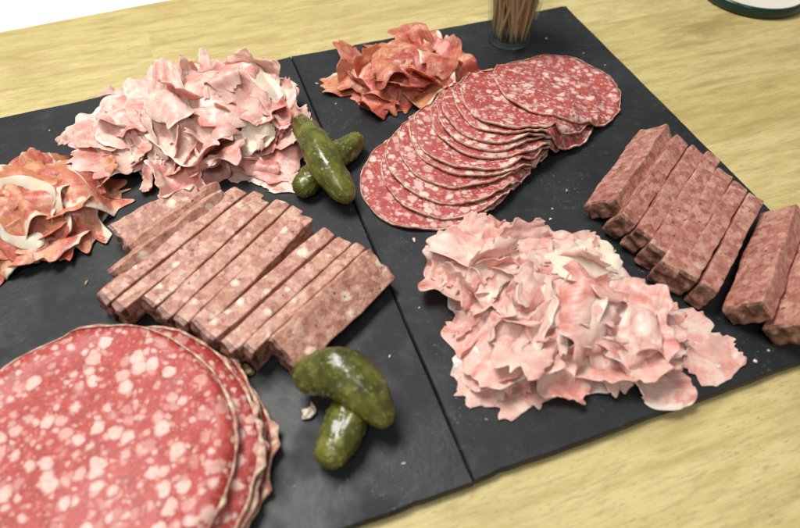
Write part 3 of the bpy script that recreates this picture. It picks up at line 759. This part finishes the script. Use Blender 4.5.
CU = dict(nc=(3, 5), ang=(1.0, 2.2), fold2=.35, width=.0050, alt=True, tear=(.0, .03), iters=12, drop=.0006, wrinkle=(.02, .07))
heap('cured_ham_heap', 'loose heap of red cured ham with pale fat, behind the fan of salami', 'cured ham', 'heaps of sliced cured ham', CURED, [10, 8, 6],
     [(7.0, 25.3, 3.0, 1.7, .1, 1), (4.4, 25.0, 1.6, 1.4, 0, .3)], 44, 20, .0005, 'ham_slice', 23, ((5.5, 8.0), (2.4, 3.4)), [(6.5, 25.4, 3.4, 2.0, .1, 1.7)], tilt=.15, shrink=.5, **CU)
heap('cured_ham_heap', 'heap of orange-red cured ham with a cream fat loop, at the left edge', 'cured ham', 'heaps of sliced cured ham', CURED, [9, 8, 6],
     [(-15.4, 19.7, 2.3, 1.9, .2, 1), (-18.0, 19.4, 1.8, 2.0, 0, .5)], 44, 20, .0006, 'ham_slice', 6, ((6.5, 9.5), (2.6, 3.8)), [(-16.2, 19.9, 3.4, 2.4, .2, 1.9)],
     loose=((-12.6, 20.6, .6, 3.6, 1.6, .7),), tilt=.15, **CU)
HS = dict(tear=(.0, .12), tilt=.25, wrinkle=(.06, .14), iters=12, drop=.0005, ang=(.5, 1.9), fold2=1.0, width=.0028)
heap('shaved_ham_heap', 'ragged heap of pale pink shaved cooked ham at the back of the left slate', 'shaved ham', 'heaps of shaved cooked ham', HAM, [15, 13, 11, 9, 7],
     [(-5.9, 24.2, 4.4, 3.4, -.1, 1), (-3.4, 21.8, 1.9, 3.0, 0, .5), (-10.2, 24.1, 2.7, 2.4, 0, .6), (-7.2, 21.4, 2.6, 1.5, 0, .3)], 34, 22, .0005, 'ham_shaving', 17, ((3.6, 6.8), (2.4, 4.0)),
     [(-5.4, 24.7, 5.0, 3.8, -.1, 2.7), (-9.6, 24.5, 3.6, 2.6, 0, 2.0)], shreds=24,
     loose=((-13.2, 24.4, .5, 2.6, 1.2, .8), (-2.6, 18.4, 2.0, 2.4, .8, .6), (-9.8, 20.6, 1.0, 2.4, 1.0, .7)),
     extras=((-2.6, 24.6, 1.9, 3.6, 1.8, HFAT, 1.0, 'fat_strip', .001), (-4.0, 20.8, .4, 2.6, 1.6, HFAT, .9, 'fat_strip', .001)), **HS)
heap('shaved_ham_heap', 'ragged heap of pale pink shaved cooked ham at the front of the right slate', 'shaved ham', 'heaps of shaved cooked ham', HAM, [15, 13, 11, 9, 7],
     [(6.5, 6.7, 3.6, 2.6, -.4, 1), (4.3, 8.7, 1.7, 1.5, .4, .3), (3.8, 4.5, 1.7, 1.3, -.2, .35), (8.3, 3.4, 2.9, 1.4, -.1, .6)], 34, 22, .0005, 'ham_shaving', 8, ((3.6, 6.8), (2.4, 4.0)),
     [(6.5, 7.0, 3.8, 2.6, -.4, 1.8), (8.4, 3.8, 3.0, 1.4, -.1, .5)], shreds=24,
     loose=((3.0, 9.9, 1.0, 4.4, 1.6, 1.1), (5.0, 10.2, 2.4, 3.4, 2.4, .9), (3.7, 8.6, .5, 3.6, 2.2, .9), (12.0, 1.4, .2, 3.4, 2.2, .5), (4.9, 2.2, 2.6, 2.6, 1.4, .7), (8.0, 2.9, 2.2, 2.2, .9, .6)),
     extras=((8.5, 7.0, .3, 4.4, 3.0, HFAT, .8, 'fat_strip', .0012),), **HS)

# cream fat rim curling round the middle of the left cured ham heap
def fat_loop(parent, c, pts, w, th):
    P = np.array(pts, float); k = len(P); t = np.linspace(0, k-1, 50); V = []; F = []
    C = np.stack([np.interp(t, range(k), P[:, a]) for a in range(2)], -1)*CM
    for _ in range(6): C[1:-1] = (C[:-2]+2*C[1:-1]+C[2:])/4
    T = np.gradient(C, axis=0); T /= np.linalg.norm(T, axis=1)[:, None]; N = np.c_[-T[:, 1], T[:, 0]]
    h = sample(blur(Hf, 2), C[:, 0], C[:, 1])
    for _ in range(30): h[1:-1] = np.maximum(h[1:-1], (h[:-2]+2*h[1:-1]+h[2:])/4)
    NS = 12; par = np.array(parent.location)
    for i in range(50):
        e = (1-abs(2*i/49-1)**6)**.5*.9+.1; ww = w*(.85+.3*math.sin(i*.16+1)+.06*math.sin(i*.5))*e
        for j in range(NS):
            a = 2*math.pi*j/NS; q = N[i]*math.cos(a)*ww; 
            V.append((C[i, 0]+q[0]-par[0], C[i, 1]+q[1]-par[1], h[i]+.0022+math.sin(a)*th+.0016*math.cos(a+.4)))
    for i in range(49):
        for j in range(NS):
            l = (j+1) % NS; F.append((i*NS+j, i*NS+l, (i+1)*NS+l, (i+1)*NS+j))
    F += [tuple(range(NS-1, -1, -1)), tuple(49*NS+j for j in range(NS))]
    o = mesh_obj('fat_rim', V, F, FATRIM, parent); subsurf(o)
fat_loop(bpy.data.objects['cured_ham_heap.001'], None, [(-17.4, 18.2), (-17.5, 19.5), (-16.6, 20.4), (-15.4, 20.3), (-14.5, 19.4), (-14.3, 18.5)], .0040, .0008)
fat_loop(bpy.data.objects['cured_ham_heap.001'], None, [(-17.3, 18.7), (-16.7, 17.6), (-15.7, 17.1), (-14.9, 17.1)], .0038, .0008)

# ------------------------------------------------------------------ glass of toothpicks
GX, GY = 14.72*CM, 27.2*CM
H_ = .072; rb, rt = .0148, .0225; tw = .0016
prof = [(0, 0), (rb*.9, 0), (rb, .0012)]
prof += [(rb+(rt-rb)*k/8, .0012+(H_-.0012)*k/8) for k in range(1, 9)]
prof += [(rt-tw*.5, H_+.0007), (rt-tw, H_)]
prof += [(rb-tw+(rt-rb)*k/8, .0036+(H_-.0036)*k/8) for k in range(7, -1, -1)]
prof += [(rb*.7, .0026), (0, .0024)]
V, F = lathe(prof, 72)
g = mesh_obj('toothpick_glass', V, F, GLASS); g.location = (GX, GY, .0002)
tag(g, 'small clear tapered glass full of toothpicks at the back of the right slate', 'glass')
def toothpick_mesh():
    prof = [(0, 0), (.0003, .0004), (.00095, .006), (.00105, .012), (.00105, .053), (.00095, .059), (.0003, .0646), (0, .065)]
    return lathe(prof, 8)
V, F = toothpick_mesh(); pick0 = None; r = np.random.RandomState(3)
for i in range(84):
    a = r.uniform(0, 6.28); d = math.sqrt(r.uniform(0, 1))
    b0 = np.array((math.cos(a), math.sin(a)))*d*.0124
    a2 = a+r.normal()*.5; d2 = min(1, d*r.uniform(.75, 1.2))
    zt = .062; b1 = np.array((math.cos(a2), math.sin(a2)))*d2*.0192
    dr = Vector((b1[0]-b0[0], b1[1]-b0[1], zt))
    if pick0 is None: o = pick0 = mesh_obj('toothpick', V, F, PICK)
    else: o = pick0.copy(); col.objects.link(o)
    o.location = (GX+b0[0], GY+b0[1], .0034+r.uniform(0, .0015)); o.rotation_mode = 'QUATERNION'; o.rotation_quaternion = dr.to_track_quat('Z', 'Y')
    tag(o, 'thin pale wooden toothpick standing in the small glass', 'toothpick', 'toothpicks standing in the glass')

# ------------------------------------------------------------------ green dish at the back right
root = empty('shallow_dish', (36.1*CM, 27.9*CM, TZ)); R0 = .0405; h = .0085
V, F = lathe([(0, .0003), (R0*.93, .0003), (R0*.985, .0012), (R0, .003), (R0, h-.0012), (R0-.0006, h-.0002), (R0-.0018, h), (R0-.003, h-.0006), (R0-.0034, h-.002)], 96)
mesh_obj('rim', V, F, GREEN, root)
V, F = lathe([(R0-.0033, h-.0012), (R0-.005, h-.0022), (R0-.008, h-.003), (0, h-.0032)], 96)
mesh_obj('lining', V, F, CREAM, root)
tag(root, 'shallow round dish with dark green side and cream inside, on the bare table', 'dish')

# ------------------------------------------------------------------ crumbs
def crumb(x, y, s, mat, seed, label, cat='crumb', grp=None):
    r = np.random.RandomState(seed); bm = bmesh.new(); bmesh.ops.create_icosphere(bm, subdivisions=3, radius=1)
    k = r.uniform(.5, 1.3, 3); ph = r.uniform(0, 6, 6)
    for v in bm.verts:
        c = v.co; d = 1+.3*math.sin(3*c.x+ph[0])*math.cos(4*c.y+ph[1])+.2*math.sin(7*c.z+ph[2]+3*c.x)
        v.co = Vector((c.x*k[0]*1.5, c.y*k[1], c.z*.55))*d*s*CM
    mz = min(v.co.z for v in bm.verts)
    o = bm_obj('food_crumb', bm, mat); o.location = (x*CM, y*CM, -mz); o.rotation_euler = (0, 0, r.uniform(0, 6))
    return tag(o, label, cat, grp)
crumb(-5.25, 4.75, .22, HFAT, 1, 'pale scrap of fat lying left of the front gherkins')
crumb(-5.0, 4.9, .17, HAM, 2, 'pink meat scrap beside the fat scrap left of the front gherkins')
crumb(-7.3, 7.5, .25, TANRIND, 3, 'greenish brown crust crumb between the terrine and the large salami')
crumb(-8.0, 8.1, .28, TANRIND, 4, 'bigger greenish crust crumb at the foot of the terrine ends')
crumb(12.0, 1.0, .1, HFAT, 5, 'tiny white fat crumb at the near edge of the right slate')

rc = np.random.RandomState(21)
for i, (cx, cy) in enumerate([(1.0, 26.5), (1.6, 24.2), (18.9, 24.0), (17.2, 26.6), (9.9, 11.9), (11.0, 12.6), (9.2, 11.2), (2.0, 12.2), (-1.0, 11.8), (-3.0, 7.2), (-1.2, 6.2), (1.6, 2.0),
                              (13.6, .8), (14.6, 1.0), (-13.6, 14.6), (-13.0, 22.6), (10.6, 9.6), (-7.4, 6.6), (1.0, 8.2), (19.4, 22.2), (-15.2, 26.8), (-2.2, 1.4)]):
    crumb(cx+rc.uniform(-.2, .2), cy+rc.uniform(-.2, .2), rc.uniform(.03, .085), (HFAT, HAM, TANRIND)[i % 3], 30+i, 'tiny meat crumb lying loose on the dark slate', 'crumb', 'tiny crumbs scattered on the slates')

# ------------------------------------------------------------------ light
wd = bpy.data.worlds.new('World'); scene.world = wd; wd.use_nodes = True
bg = wd.node_tree.nodes['Background']; bg.inputs[0].default_value = (.95, .98, 1, 1); bg.inputs[1].default_value = .235
def area(name, loc, target, size, power, colr):
    l = bpy.data.lights.new(name, 'AREA'); l.shape = 'RECTANGLE'; l.size, l.size_y = size; l.energy = power; l.color = colr
    o = bpy.data.objects.new(name, l); col.objects.link(o); o.location = loc
    o.rotation_euler = (Vector(target)-Vector(loc)).to_track_quat('-Z', 'Y').to_euler(); return o
area('window_light', (-.24, .46, 1.02), (.0, .14, 0), (.52, .38), 14.8, (1, .985, .95))
area('room_lamp', (-.35, -.45, 1.1), (0, .15, 0), (.3, .3), 3.4, (1, .99, .97))

# ------------------------------------------------------------------ camera
cd = bpy.data.cameras.new('camera'); cam = bpy.data.objects.new('camera', cd); col.objects.link(cam)
M = Matrix(((.94161203, .25482982, -.22006489, -.05683213), (-.33641798, .73879706, -.58395364, -.0656489), (.01377449, .62389155, .78138953, .23378201), (0, 0, 0, 1)))
cam.matrix_world = M
cd.sensor_width = 36; cd.lens = 612.6414/800*36; cd.clip_start = .005; cd.clip_end = 20
cd.dof.use_dof = True; cd.dof.focus_distance = .335; cd.dof.aperture_fstop = 8.0
scene.camera = cam
vs = scene.view_settings; vs.view_transform = 'Standard'; vs.look = 'None'; vs.exposure = .03; vs.gamma = 1
scene.cycles.max_bounces = 10; scene.cycles.transmission_bounces = 8
